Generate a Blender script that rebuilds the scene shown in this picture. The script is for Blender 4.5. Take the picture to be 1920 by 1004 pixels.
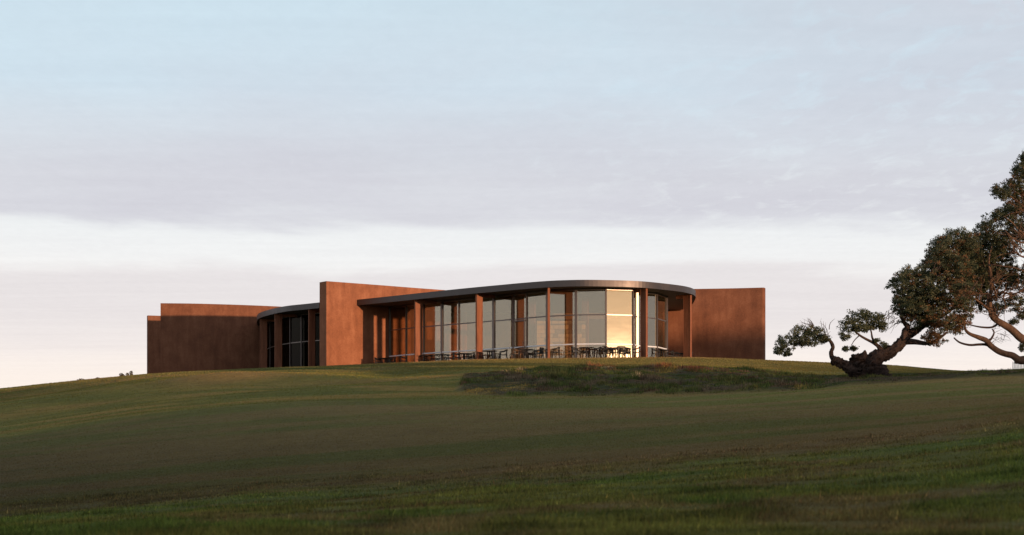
import bpy, bmesh, math, random
import numpy as np
from mathutils import Vector, noise as mnoise

for o in list(bpy.data.objects):
    bpy.data.objects.remove(o, do_unlink=True)
random.seed(7)
RNG = np.random.default_rng(11)
SC = bpy.context.scene
COL = SC.collection

# ------------------------------------------------------------------ camera
F, Y0 = 3000.0, 850.0            # focal length and eye level, in pixels of the 1920 wide photograph
cam = bpy.data.cameras.new('camera')
cam.sensor_width = 36.0
cam.lens = F / 1920.0 * 36.0
cam.shift_y = (Y0 - 502.0) / 1920.0
cam.clip_start, cam.clip_end = 0.1, 8000.0
cam.dof.use_dof = True
cam.dof.focus_distance = 100.0
cam.dof.aperture_fstop = 5.6
camo = bpy.data.objects.new('camera', cam)
camo.rotation_euler = (math.radians(90), 0, 0)
COL.objects.link(camo)
SC.camera = camo

# ------------------------------------------------------------------ light
SUN_B, SUN_E = math.radians(42.0), math.radians(2.1)     # azimuth to the right of straight behind the camera, elevation
SDIR = Vector((math.sin(SUN_B) * math.cos(SUN_E), -math.cos(SUN_B) * math.cos(SUN_E), math.sin(SUN_E)))
sun = bpy.data.lights.new('sun', 'SUN')
sun.energy = 5.0
sun.angle = math.radians(0.55)
sun.color = (1.0, 0.64, 0.38)
suno = bpy.data.objects.new('sun', sun)
suno.rotation_euler = SDIR.to_track_quat('Z', 'Y').to_euler()
suno.location = SDIR * 50
COL.objects.link(suno)

W = bpy.data.worlds.new('World')
SC.world = W
W.use_nodes = True
nt = W.node_tree
nt.nodes.clear()
def N(tree, typ, **kw):
    n = tree.nodes.new(typ)
    for k, v in kw.items():
        if k.startswith('i_'):
            n.inputs[k[2:].replace('_', ' ')].default_value = v
        else:
            setattr(n, k, v)
    return n
def math_n(tree, op, a, b=None, c=None, clamp=False):
    n = tree.nodes.new('ShaderNodeMath'); n.operation = op; n.use_clamp = clamp
    for i, v in enumerate((a, b, c)):
        if v is None: continue
        if isinstance(v, (int, float)): n.inputs[i].default_value = v
        else: tree.links.new(v, n.inputs[i])
    return n.outputs[0]
def mix_n(tree, fac, a, b, blend='MIX'):
    n = tree.nodes.new('ShaderNodeMix'); n.data_type = 'RGBA'; n.blend_type = blend
    for sock, v in ((n.inputs[0], fac), (n.inputs[6], a), (n.inputs[7], b)):
        if isinstance(v, (int, float)): sock.default_value = v
        elif isinstance(v, tuple): sock.default_value = (*v, 1.0) if len(v) == 3 else v
        else: tree.links.new(v, sock)
    return n.outputs[2]
def noise_n(tree, vec, scale, detail=4, rough=0.55, dist=0.0):
    n = tree.nodes.new('ShaderNodeTexNoise')
    n.inputs['Scale'].default_value = scale; n.inputs['Detail'].default_value = detail
    n.inputs['Roughness'].default_value = rough; n.inputs['Distortion'].default_value = dist
    if vec is not None: tree.links.new(vec, n.inputs['Vector'])
    return n.outputs['Fac']
def ramp_n(tree, fac, stops, interp='LINEAR'):
    n = tree.nodes.new('ShaderNodeValToRGB'); cr = n.color_ramp; cr.interpolation = interp
    while len(cr.elements) < len(stops): cr.elements.new(0.5)
    for e, (p, c) in zip(cr.elements, stops):
        e.position = p; e.color = (*c, 1.0) if len(c) == 3 else c
    tree.links.new(fac, n.inputs[0])
    return n.outputs[0]
def maprange(tree, v, a, b, c=0.0, d=1.0, smooth=False):
    n = tree.nodes.new('ShaderNodeMapRange'); n.clamp = True
    if smooth: n.interpolation_type = 'SMOOTHSTEP'
    for k, x in (('From Min', a), ('From Max', b), ('To Min', c), ('To Max', d)): n.inputs[k].default_value = x
    tree.links.new(v, n.inputs['Value'])
    return n.outputs['Result']

sky = N(nt, 'ShaderNodeTexSky', sky_type='NISHITA', sun_disc=False)
sky.sun_elevation = SUN_E
sky.sun_rotation = math.pi - SUN_B
sky.air_density, sky.dust_density, sky.ozone_density = 1.0, 0.6, 1.5
BG = 0.12
gen = N(nt, 'ShaderNodeTexCoord').outputs['Generated']
sep = N(nt, 'ShaderNodeSeparateXYZ'); nt.links.new(gen, sep.inputs[0])
zz = math_n(nt, 'MAXIMUM', sep.outputs[2], 0.0)
zc = math_n(nt, 'ADD', zz, 0.035)
cmb = N(nt, 'ShaderNodeCombineXYZ')                    # where the view ray meets the cloud deck
nt.links.new(math_n(nt, 'DIVIDE', sep.outputs[0], zc), cmb.inputs[0])
nt.links.new(math_n(nt, 'DIVIDE', sep.outputs[1], zc), cmb.inputs[1])
deck = cmb.outputs[0]
dsep = N(nt, 'ShaderNodeSeparateXYZ'); nt.links.new(deck, dsep.inputs[0])
map1 = N(nt, 'ShaderNodeMapping'); map1.inputs['Scale'].default_value = (0.5, 0.42, 1); nt.links.new(deck, map1.inputs[0])
warp = noise_n(nt, map1.outputs[0], 1.0, 5, 0.55, 0.4)
wy = math_n(nt, 'MULTIPLY_ADD', math_n(nt, 'SUBTRACT', warp, 0.5), 2.7, dsep.outputs[1])   # distance of the cloud fronts, warped
# thin bright veil everywhere, thicker along the longer slant path near the horizon
path = math_n(nt, 'DIVIDE', 0.46, math_n(nt, 'ADD', zz, 0.06))
veil = math_n(nt, 'SUBTRACT', 1.0, math_n(nt, 'EXPONENT', math_n(nt, 'MULTIPLY', path, -1.0)))
low = maprange(nt, zz, 0.0, 0.22, 0, 1)
veilc = ramp_n(nt, low, [(0.0, (1.0, 0.86, 0.74)), (0.30, (0.99, 0.91, 0.86)), (0.55, (0.95, 0.955, 0.96)), (0.76, (0.89, 0.94, 0.975)), (1.0, (0.775, 0.97, 1.09))])
veilc = mix_n(nt, 1.0, veilc, (1 / BG, 1 / BG, 1 / BG), 'MULTIPLY')
base = mix_n(nt, veil, sky.outputs[0], veilc)
# grey-lilac sheet with a mottled lower edge
map2 = N(nt, 'ShaderNodeMapping'); map2.inputs['Scale'].default_value = (1.0, 0.55, 1); map2.inputs['Rotation'].default_value = (0, 0, 0.5); nt.links.new(deck, map2.inputs[0])
mott = noise_n(nt, map2.outputs[0], 9.0, 5, 0.6, 0.5)
mott2 = noise_n(nt, deck, 1.1, 3, 0.5, 0.3)
mask_r = maprange(nt, dsep.outputs[0], -0.5, 0.95, 0.0, 1.0, True)      # sheet is denser to the right
edge = maprange(nt, wy, 5.75, 5.2, 0, 1, True)
near = math_n(nt, 'MAXIMUM', maprange(nt, wy, 2.7, 4.9, 0.08, 1.0, True), math_n(nt, 'MULTIPLY', mask_r, 0.9))
sheet = math_n(nt, 'MULTIPLY', edge, near)
holes = maprange(nt, mott, 0.52, 0.74, 1.0, 0.42)
holesr = math_n(nt, 'ADD', math_n(nt, 'MULTIPLY', math_n(nt, 'SUBTRACT', holes, 1.0), mask_r), 1.0)
sheet = math_n(nt, 'MULTIPLY', sheet, holesr)
sheet = math_n(nt, 'MULTIPLY', sheet, maprange(nt, mott2, 0.2, 0.8, 0.65, 1.0))
g = 1 / BG
c1 = mix_n(nt, math_n(nt, 'MULTIPLY', sheet, 0.86), base, (0.615 * g, 0.61 * g, 0.68 * g))
# farther bank low over the horizon
edge2 = math_n(nt, 'MULTIPLY', maprange(nt, wy, 6.35, 6.9, 0, 1, True), maprange(nt, wy, 11.5, 7.6, 0, 1, True))
c2 = mix_n(nt, math_n(nt, 'MULTIPLY', edge2, 0.7), c1, (0.77 * g, 0.725 * g, 0.735 * g))
map3 = N(nt, 'ShaderNodeMapping'); map3.inputs['Scale'].default_value = (0.5, 2.6, 1); map3.inputs['Rotation'].default_value = (0, 0, -0.16); nt.links.new(deck, map3.inputs[0])
strk = noise_n(nt, map3.outputs[0], 1.6, 6, 0.6, 0.6)
c2 = mix_n(nt, 1.0, c2, ramp_n(nt, strk, [(0.28, (0.97, 0.966, 0.97)), (0.72, (1.022, 1.022, 1.02))]), 'MULTIPLY')
fine = noise_n(nt, map2.outputs[0], 22.0, 5, 0.65, 0.4)
c2 = mix_n(nt, 1.0, c2, ramp_n(nt, fine, [(0.3, (0.985, 0.985, 0.987)), (0.72, (1.02, 1.02, 1.02))]), 'MULTIPLY')
bg = N(nt, 'ShaderNodeBackground'); bg.inputs['Strength'].default_value = BG
nt.links.new(c2, bg.inputs['Color'])
wo = N(nt, 'ShaderNodeOutputWorld'); nt.links.new(bg.outputs[0], wo.inputs[0])

SC.view_settings.view_transform = 'Standard'
SC.view_settings.look = 'None'
SC.view_settings.gamma = 1.0
SC.view_settings.exposure = 0.0
SC.view_settings.use_curve_mapping = False

# ------------------------------------------------------------------ helpers
def P(px, py, D):
    return Vector(((px - 960) / F * D, D, (Y0 - py) / F * D))
def XY(px, D):
    return Vector(((px - 960) / F * D, D))

def tag(o, label=None, cat=None, group=None, kind=None):
    if label: o['label'] = label
    if cat: o['category'] = cat
    if group: o['group'] = group
    if kind: o['kind'] = kind
    return o
def obj(name, me, mat=None, parent=None):
    if isinstance(me, bmesh.types.BMesh):
        m = bpy.data.meshes.new(name); me.to_mesh(m); me.free(); me = m
    o = bpy.data.objects.new(name, me)
    if mat is not None and me is not None and not me.materials: me.materials.append(mat)
    COL.objects.link(o)
    if parent is not None: o.parent = parent
    return o
def empty(name, loc=(0, 0, 0), rz=0.0):
    o = bpy.data.objects.new(name, None); o.location = loc; o.rotation_euler = (0, 0, rz)
    o.empty_display_size = 0.2
    COL.objects.link(o)
    return o
def copy_tree(src, parent=None):
    c = src.copy(); COL.objects.link(c); c.parent = parent
    for ch in list(src.children): copy_tree(ch, c)
    return c
def box(bm, c, s, rz=0.0, bevel=0.0):
    r = bmesh.ops.create_cube(bm, size=1.0)
    ca, sa = math.cos(rz), math.sin(rz)
    for v in r['verts']:
        x, y, z = v.co.x * s[0], v.co.y * s[1], v.co.z * s[2]
        v.co = (c[0] + x * ca - y * sa, c[1] + x * sa + y * ca, c[2] + z)
    if bevel:
        es = list({e for v in r['verts'] for e in v.link_edges})
        bmesh.ops.bevel(bm, geom=es, offset=bevel, segments=2, affect='EDGES')
def newbm(): return bmesh.new()
def boxm(c, s, rz=0.0, bevel=0.0):
    bm = bmesh.new(); box(bm, c, s, rz, bevel); return bm
def tube(bm, pts, radii, sides=8, rough=0.0, cap=True, ridge=0.0):
    pts = [Vector(p) for p in pts]; rings = []; n = len(pts)
    up = Vector((0.13, 0.31, 0.94))
    for i, p in enumerate(pts):
        d = (pts[min(i + 1, n - 1)] - pts[max(i - 1, 0)]).normalized()
        a = d.cross(up)
        if a.length < 1e-3: a = d.cross(Vector((1, 0, 0)))
        a.normalize(); b = d.cross(a)
        ring = []
        for k in range(sides):
            t = 2 * math.pi * k / sides
            r = radii[i]
            if rough:
                r *= 1 + rough * (mnoise.noise(Vector((k * 1.7 + p.x * 2, p.y * 2 + k, p.z * 2.5))) * 1.2)
            if ridge:
                q = Vector((math.cos(t) * 2.6, math.sin(t) * 2.6, i * 0.16))
                r *= 1 + ridge * (0.35 - abs(mnoise.noise(q * 1.5)) * 2.2 - 0.8 * abs(mnoise.noise(q * 3.3 + Vector((5, 2, i * 0.05)))))
            ring.append(bm.verts.new(p + (a * math.cos(t) + b * math.sin(t)) * r))
        rings.append(ring)
    for i in range(n - 1):
        for k in range(sides):
            f = bm.faces.new((rings[i][k], rings[i][(k + 1) % sides], rings[i + 1][(k + 1) % sides], rings[i + 1][k]))
            f.smooth = True
    if cap:
        bm.faces.new(rings[0][::-1]); bm.faces.new(rings[-1])
def spline(pts, n=8):
    pts = [Vector(p) for p in pts]; out = []
    for i in range(len(pts) - 1):
        p0 = pts[max(i - 1, 0)]; p1 = pts[i]; p2 = pts[i + 1]; p3 = pts[min(i + 2, len(pts) - 1)]
        for k in range(n):
            t = k / n
            out.append(0.5 * ((2 * p1) + (p2 - p0) * t + (2 * p0 - 5 * p1 + 4 * p2 - p3) * t * t + (3 * p1 - p0 - 3 * p2 + p3) * t ** 3))
    out.append(pts[-1].copy())
    return out
def resample(pts, step):
    out = [pts[0].copy()]; acc = 0.0
    for a, b in zip(pts[:-1], pts[1:]):
        L = (b - a).length; pos = step - acc
        while pos <= L:
            out.append(a.lerp(b, pos / L)); pos += step
        acc = (acc + L) % step
    if (out[-1] - pts[-1]).length > step * 0.3: out.append(pts[-1].copy())
    else: out[-1] = pts[-1].copy()
    return out
def offset(pts, d):
    """polyline offset; positive = to the left of the walking direction"""
    out = []; n = len(pts)
    for i in range(n):
        ns = []
        for a, b in ((i - 1, i), (i, i + 1)):
            if a < 0 or b >= n: continue
            t = (pts[b] - pts[a]).normalized(); ns.append(Vector((-t.y, t.x)))
        m = sum(ns, Vector((0, 0))).normalized()
        m /= max(0.4, m.dot(ns[0]))
        out.append(pts[i] + m * d)
    return out
def prism(poly, z0, z1, bm=None):
    bm = bm or bmesh.new()
    lo = [bm.verts.new((p[0], p[1], z0)) for p in poly]
    hi = [bm.verts.new((p[0], p[1], z1)) for p in poly]
    n = len(poly)
    fs = [bm.faces.new(lo[::-1]), bm.faces.new(hi)]
    for i in range(n):
        fs.append(bm.faces.new((lo[i], lo[(i + 1) % n], hi[(i + 1) % n], hi[i])))
    bmesh.ops.recalc_face_normals(bm, faces=fs)
    return bm
def strip(pts, th, z0, z1):
    """a wall along pts (its front line), th deep to the left of the walking direction"""
    bm = bmesh.new(); back = offset(pts, th); rows = []
    for a, b in zip(pts, back):
        rows.append([bm.verts.new((a.x, a.y, z0)), bm.verts.new((a.x, a.y, z1)), bm.verts.new((b.x, b.y, z1)), bm.verts.new((b.x, b.y, z0))])
    for r, s in zip(rows[:-1], rows[1:]):
        for k in range(4):
            bm.faces.new((r[k], r[(k + 1) % 4], s[(k + 1) % 4], s[k]))
    bm.faces.new(rows[0]); bm.faces.new(rows[-1][::-1])
    bmesh.ops.recalc_face_normals(bm, faces=bm.faces[:])
    return bm
def mesh_np(name, verts, faces_n, idx, colors=None):
    """fast mesh from numpy: verts (n,3); idx flat loop indices, faces_n verts per face (3 or 4)"""
    me = bpy.data.meshes.new(name)
    nf = len(idx) // faces_n
    me.vertices.add(len(verts)); me.vertices.foreach_set('co', np.ascontiguousarray(verts, dtype=np.float32).ravel())
    me.loops.add(len(idx)); me.loops.foreach_set('vertex_index', np.ascontiguousarray(idx, dtype=np.int32).ravel())
    me.polygons.add(nf)
    me.polygons.foreach_set('loop_start', np.arange(nf, dtype=np.int32) * faces_n)
    me.polygons.foreach_set('loop_total', np.full(nf, faces_n, dtype=np.int32))
    if colors is not None:
        a = me.color_attributes.new('tint', 'FLOAT_COLOR', 'POINT')
        c = np.ones((len(verts), 4), dtype=np.float32); c[:, :3] = colors
        a.data.foreach_set('color', c.ravel())
    me.update(calc_edges=True)
    return me

# numpy value noise
_H = RNG.random((256, 256))
def vnoise(x, y, s=1.0, seed=0):
    x = np.asarray(x) / s + seed * 17.31; y = np.asarray(y) / s + seed * 9.77
    xi = np.floor(x).astype(int); yi = np.floor(y).astype(int); fx = x - xi; fy = y - yi
    fx = fx * fx * (3 - 2 * fx); fy = fy * fy * (3 - 2 * fy)
    h = lambda a, b: _H[a & 255, b & 255]
    return (h(xi, yi) * (1 - fx) + h(xi + 1, yi) * fx) * (1 - fy) + (h(xi, yi + 1) * (1 - fx) + h(xi + 1, yi + 1) * fx) * fy
def fbm(x, y, s, seed=0, octv=3):
    v = 0; a = 1; t = 0
    for k in range(octv):
        v = v + a * vnoise(x, y, s / 2 ** k, seed + k); t += a; a *= 0.5
    return v / t
def sstep(v, a, b):
    t = np.clip((v - a) / (b - a), 0, 1); return t * t * (3 - 2 * t)

# ------------------------------------------------------------------ materials
def mat(name, base=(0.5, 0.5, 0.5), rough=0.8, metal=0.0, spec=0.3):
    m = bpy.data.materials.new(name); m.use_nodes = True
    b = m.node_tree.nodes['Principled BSDF']
    b.inputs['Base Color'].default_value = (*base, 1); b.inputs['Roughness'].default_value = rough
    b.inputs['Metallic'].default_value = metal; b.inputs['Specular IOR Level'].default_value = spec
    return m, m.node_tree, b
def add_bump(t, b, height, strength, dist):
    n = t.nodes.new('ShaderNodeBump'); n.inputs['Strength'].default_value = strength; n.inputs['Distance'].default_value = dist
    t.links.new(height, n.inputs['Height']); t.links.new(n.outputs[0], b.inputs['Normal'])
M = {}
def objco(t): return t.nodes.new('ShaderNodeTexCoord').outputs['Object']

# rust coloured render on the curved walls; the outer walls use a darker copy
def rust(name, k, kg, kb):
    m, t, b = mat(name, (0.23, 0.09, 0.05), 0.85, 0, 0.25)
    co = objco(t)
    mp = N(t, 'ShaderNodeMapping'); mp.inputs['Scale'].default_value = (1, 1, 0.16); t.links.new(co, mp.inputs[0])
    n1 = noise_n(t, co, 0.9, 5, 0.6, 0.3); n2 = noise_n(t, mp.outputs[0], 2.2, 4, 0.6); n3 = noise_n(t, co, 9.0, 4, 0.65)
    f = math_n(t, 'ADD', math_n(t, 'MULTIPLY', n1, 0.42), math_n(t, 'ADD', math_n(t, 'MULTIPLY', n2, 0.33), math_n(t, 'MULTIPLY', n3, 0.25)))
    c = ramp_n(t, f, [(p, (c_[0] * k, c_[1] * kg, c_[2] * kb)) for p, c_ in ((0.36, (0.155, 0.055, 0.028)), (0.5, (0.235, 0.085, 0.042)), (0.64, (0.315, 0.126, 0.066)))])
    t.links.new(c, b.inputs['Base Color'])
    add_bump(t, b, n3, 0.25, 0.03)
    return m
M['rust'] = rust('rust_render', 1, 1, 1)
M['rust_dark'] = rust('dark_rust_render', 0.70, 0.72, 0.76)
m, t, b = mat('rust_steel', (0.2, 0.08, 0.045), 0.75, 0, 0.3)
co = objco(t); mp = N(t, 'ShaderNodeMapping'); mp.inputs['Scale'].default_value = (1, 1, 0.12); t.links.new(co, mp.inputs[0])
n1 = noise_n(t, mp.outputs[0], 5.0, 5, 0.65, 0.5); n2 = noise_n(t, co, 14.0, 4, 0.6)
c = ramp_n(t, math_n(t, 'ADD', math_n(t, 'MULTIPLY', n1, 0.7), math_n(t, 'MULTIPLY', n2, 0.3)), [(0.3, (0.10, 0.034, 0.018)), (0.52, (0.22, 0.078, 0.04)), (0.7, (0.27, 0.11, 0.06))])
t.links.new(c, b.inputs['Base Color']); add_bump(t, b, n2, 0.2, 0.02)
M['steel'] = m
m, t, b = mat('bronze_fascia', (0.16, 0.115, 0.105), 0.33, 0.85, 0.4)
n1 = noise_n(t, objco(t), 1.3, 4, 0.6)
r = maprange(t, n1, 0.3, 0.7, 0.40, 0.52); t.links.new(r, b.inputs['Roughness'])
c = mix_n(t, n1, (0.075, 0.066, 0.066), (0.11, 0.092, 0.09)); t.links.new(c, b.inputs['Base Color'])
M['fascia'] = m
m, t, b = mat('roof_membrane', (0.09, 0.085, 0.085), 0.8); M['roof'] = m
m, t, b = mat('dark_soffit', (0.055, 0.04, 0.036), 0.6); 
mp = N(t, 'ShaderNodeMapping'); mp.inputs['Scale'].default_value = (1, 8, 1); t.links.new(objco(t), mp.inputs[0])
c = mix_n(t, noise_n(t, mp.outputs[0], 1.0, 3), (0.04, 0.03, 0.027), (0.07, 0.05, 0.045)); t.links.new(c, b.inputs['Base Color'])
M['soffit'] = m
m, t, b = mat('mullion_metal', (0.13, 0.10, 0.09), 0.32, 0.6, 0.5)
c = mix_n(t, noise_n(t, objco(t), 3.0, 3), (0.11, 0.085, 0.08), (0.15, 0.12, 0.11)); t.links.new(c, b.inputs['Base Color'])
M['mullion'] = m
m, t, b = mat('pale_rail', (0.62, 0.62, 0.66), 0.45, 0.1)
c = mix_n(t, noise_n(t, objco(t), 4.0, 2), (0.58, 0.58, 0.62), (0.68, 0.67, 0.70)); t.links.new(c, b.inputs['Base Color'])
M['rail'] = m
m, t, b = mat('black_timber', (0.018, 0.015, 0.014), 0.5)
c = mix_n(t, noise_n(t, objco(t), 20.0, 3), (0.013, 0.011, 0.011), (0.028, 0.023, 0.02)); t.links.new(c, b.inputs['Base Color'])
M['black'] = m
m, t, b = mat('tan_timber', (0.18, 0.09, 0.045), 0.5)
c = mix_n(t, noise_n(t, objco(t), 12.0, 3), (0.14, 0.07, 0.035), (0.22, 0.12, 0.06)); t.links.new(c, b.inputs['Base Color'])
M['tan'] = m
m, t, b = mat('terrace_paving', (0.22, 0.19, 0.165), 0.8)
c = mix_n(t, noise_n(t, objco(t), 2.0, 4), (0.17, 0.15, 0.13), (0.26, 0.23, 0.2)); t.links.new(c, b.inputs['Base Color'])
M['paving'] = m
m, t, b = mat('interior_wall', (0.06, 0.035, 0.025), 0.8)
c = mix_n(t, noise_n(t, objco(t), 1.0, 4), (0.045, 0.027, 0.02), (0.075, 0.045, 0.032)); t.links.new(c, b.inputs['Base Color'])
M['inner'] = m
for nm, ca, cb in (('stone_a', (0.42, 0.31, 0.21), (0.55, 0.43, 0.31)), ('stone_b', (0.48, 0.33, 0.21), (0.6, 0.45, 0.31)), ('stone_c', (0.22, 0.18, 0.14), (0.3, 0.25, 0.2))):
    m, t, b = mat(nm, ca, 0.85); n1 = noise_n(t, objco(t), 5.0, 5, 0.65)
    t.links.new(mix_n(t, n1, ca, cb), b.inputs['Base Color']); add_bump(t, b, n1, 0.4, 0.03); M[nm] = m

# tinted glass: clear transmission, mirror reflection and the faint wide sheen of a dusty, slightly wavy pane
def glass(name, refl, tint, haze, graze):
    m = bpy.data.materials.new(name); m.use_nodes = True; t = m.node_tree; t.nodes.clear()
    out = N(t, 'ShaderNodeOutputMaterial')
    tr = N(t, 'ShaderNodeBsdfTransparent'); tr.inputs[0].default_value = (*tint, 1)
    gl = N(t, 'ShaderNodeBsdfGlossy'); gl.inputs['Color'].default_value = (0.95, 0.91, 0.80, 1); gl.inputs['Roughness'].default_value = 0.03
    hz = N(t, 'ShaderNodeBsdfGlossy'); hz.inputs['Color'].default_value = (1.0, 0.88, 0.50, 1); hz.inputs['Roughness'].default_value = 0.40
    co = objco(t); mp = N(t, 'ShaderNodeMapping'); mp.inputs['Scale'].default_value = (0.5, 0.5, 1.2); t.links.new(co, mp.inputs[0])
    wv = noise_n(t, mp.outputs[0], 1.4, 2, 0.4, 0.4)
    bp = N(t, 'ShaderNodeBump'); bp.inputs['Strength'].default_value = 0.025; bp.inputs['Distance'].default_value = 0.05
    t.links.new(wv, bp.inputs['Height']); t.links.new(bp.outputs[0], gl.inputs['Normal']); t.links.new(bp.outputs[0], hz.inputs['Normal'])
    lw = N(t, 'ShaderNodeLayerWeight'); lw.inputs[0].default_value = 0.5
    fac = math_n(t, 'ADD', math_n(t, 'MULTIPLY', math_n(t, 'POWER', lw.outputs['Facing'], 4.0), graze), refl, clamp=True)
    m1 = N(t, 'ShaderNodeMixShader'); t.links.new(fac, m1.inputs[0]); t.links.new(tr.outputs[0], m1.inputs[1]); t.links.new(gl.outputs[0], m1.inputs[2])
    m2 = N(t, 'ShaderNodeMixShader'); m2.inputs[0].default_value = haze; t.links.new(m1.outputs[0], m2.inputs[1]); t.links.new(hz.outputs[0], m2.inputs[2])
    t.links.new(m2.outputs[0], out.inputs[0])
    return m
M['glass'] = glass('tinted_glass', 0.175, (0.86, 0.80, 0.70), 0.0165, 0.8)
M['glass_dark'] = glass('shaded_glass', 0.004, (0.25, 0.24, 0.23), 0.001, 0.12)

def tint_mat(name, rough=0.8, trans=0.0, spec=0.2, var=0.0, vscale=3.0, bump=None):
    m, t, b = mat(name, (0.1, 0.1, 0.05), rough, 0, spec)
    at = N(t, 'ShaderNodeVertexColor'); at.layer_name = 'tint'
    c = at.outputs[0]
    if var:
        n1 = noise_n(t, objco(t), vscale, 5, 0.65)
        c = mix_n(t, 1.0, c, ramp_n(t, n1, [(0.25, (1 - var,) * 3), (0.75, (1 + var,) * 3)]), 'MULTIPLY')
    t.links.new(c, b.inputs['Base Color'])
    if bump:
        add_bump(t, b, noise_n(t, objco(t), bump[0], 4, 0.7), bump[1], bump[2])
    if trans:
        out = t.nodes['Material Output']; tl = N(t, 'ShaderNodeBsdfTranslucent'); t.links.new(c, tl.inputs[0])
        mx = N(t, 'ShaderNodeMixShader'); mx.inputs[0].default_value = trans
        t.links.new(b.outputs[0], mx.inputs[1]); t.links.new(tl.outputs[0], mx.inputs[2]); t.links.new(mx.outputs[0], out.inputs[0])
    return m
M['turf'] = tint_mat('turf', 0.9, 0, 0.08, 0.28, 2.6, (9.0, 1.0, 0.2))
M['blade'] = tint_mat('grass_blade', 0.7, 0.3, 0.15)
M['leaf'] = tint_mat('leaf', 0.6, 0.25, 0.25)
def bark(name, ca, cb):
    m, t, b = mat(name, ca, 0.9, 0, 0.15)
    mp = N(t, 'ShaderNodeMapping'); mp.inputs['Scale'].default_value = (1, 1, 0.45); t.links.new(objco(t), mp.inputs[0])
    n1 = noise_n(t, mp.outputs[0], 5.0, 6, 0.72, 1.6)
    t.links.new(mix_n(t, maprange(t, n1, 0.35, 0.65), ca, cb), b.inputs['Base Color']); add_bump(t, b, n1, 1.0, 0.08)
    return m
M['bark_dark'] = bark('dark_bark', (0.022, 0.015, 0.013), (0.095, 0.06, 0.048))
M['bark_sunlit'] = bark('sunlit_bark', (0.075, 0.042, 0.028), (0.16, 0.095, 0.062))  # orange sunlight on the right tree's limbs put into the bark colour
m, t, b = mat('weathered_picket', (0.6, 0.56, 0.52), 0.8)
t.links.new(mix_n(t, noise_n(t, objco(t), 6.0, 3), (0.45, 0.38, 0.34), (0.68, 0.64, 0.6)), b.inputs['Base Color']); M['picket'] = m

# ------------------------------------------------------------------ ground
PXC = np.array([-300, 0, 277, 483, 598, 700, 783, 900, 1030, 1300, 1433, 1560, 1660, 1760, 1830, 1920, 2300], float)
ROWS = [(6, [1040, 1018, 1012, 1008, 1006, 1005, 1004, 1002, 1000, 995, 992, 990, 988, 985, 983, 980, 960]),
        (16, [990, 962, 937, 922, 917, 909, 904, 895, 885, 863, 851, 839, 830, 820, 810, 795, 760]),
        (34, [900, 876, 852, 835, 828, 822, 817, 810, 802, 786, 777, 769, 762, 755, 750, 745, 735]),
        (62, [840, 812, 772, 755, 750, 748, 746, 745, 744, 738, 731, 720, 713, 708, 705, 701, 690]),
        (84, [795, 757, 722, 712, 706, 702, 699, 696, 694, 692, 696, 698, 701, 704, 705, 699, 680]),
        (106, [755, 728, 701, 690, 686, 681, 677, 673.5, 672, 669.5, 675, 680, 684, 694, 698, 691, 670])]
DN = np.array([r[0] for r in ROWS], float)
ZN = np.array([[(Y0 - y) / F * D for y in ys] for D, ys in ROWS])
def smooth_interp(x, xp, fp):
    """Catmull-Rom through xp/fp (fp: list of arrays already evaluated per node)"""
    k = np.clip(np.searchsorted(xp, x, side='right') - 1, 0, len(xp) - 2)
    def tang(i):
        i0 = np.clip(i - 1, 0, len(xp) - 1); i1 = np.clip(i + 1, 0, len(xp) - 1)
        return (pick(i1) - pick(i0)) / (xp[i1] - xp[i0])
    ar = np.arange(len(x))
    def pick(i): return fp[i, ar]
    h = xp[k + 1] - xp[k]; s = np.clip((x - xp[k]) / h, 0, 1)
    h00 = 2 * s ** 3 - 3 * s ** 2 + 1; h10 = s ** 3 - 2 * s ** 2 + s; h01 = -2 * s ** 3 + 3 * s ** 2; h11 = s ** 3 - s ** 2
    return h00 * pick(k) + h10 * h * tang(k) + h01 * pick(k + 1) + h11 * h * tang(k + 1)
def patch_mask(x, y):
    """1 inside the rough native grass bed"""
    D = np.maximum(y, 6.0); px = x / D * F + 960
    wob = (fbm(x, y, 2.2, 31) - 0.5) * 3.0
    lo = np.interp(px, [840, 880, 960, 1200, 1500, 1920, 2400], [72, 65.5, 63, 62.2, 59.5, 58.0, 57]) + wob * 0.35
    hi = np.interp(px, [858, 880, 940, 1020, 1150, 1280, 1400, 1500, 1600, 1920, 2400], [72, 77, 81, 84.5, 85, 82, 79, 76, 74, 70, 68]) + wob
    soft = 0.8
    return sstep(px + wob * 4, 860, 868) * sstep(y, lo - soft, lo + soft) * (1 - sstep(y, hi - soft, hi + soft))
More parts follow.
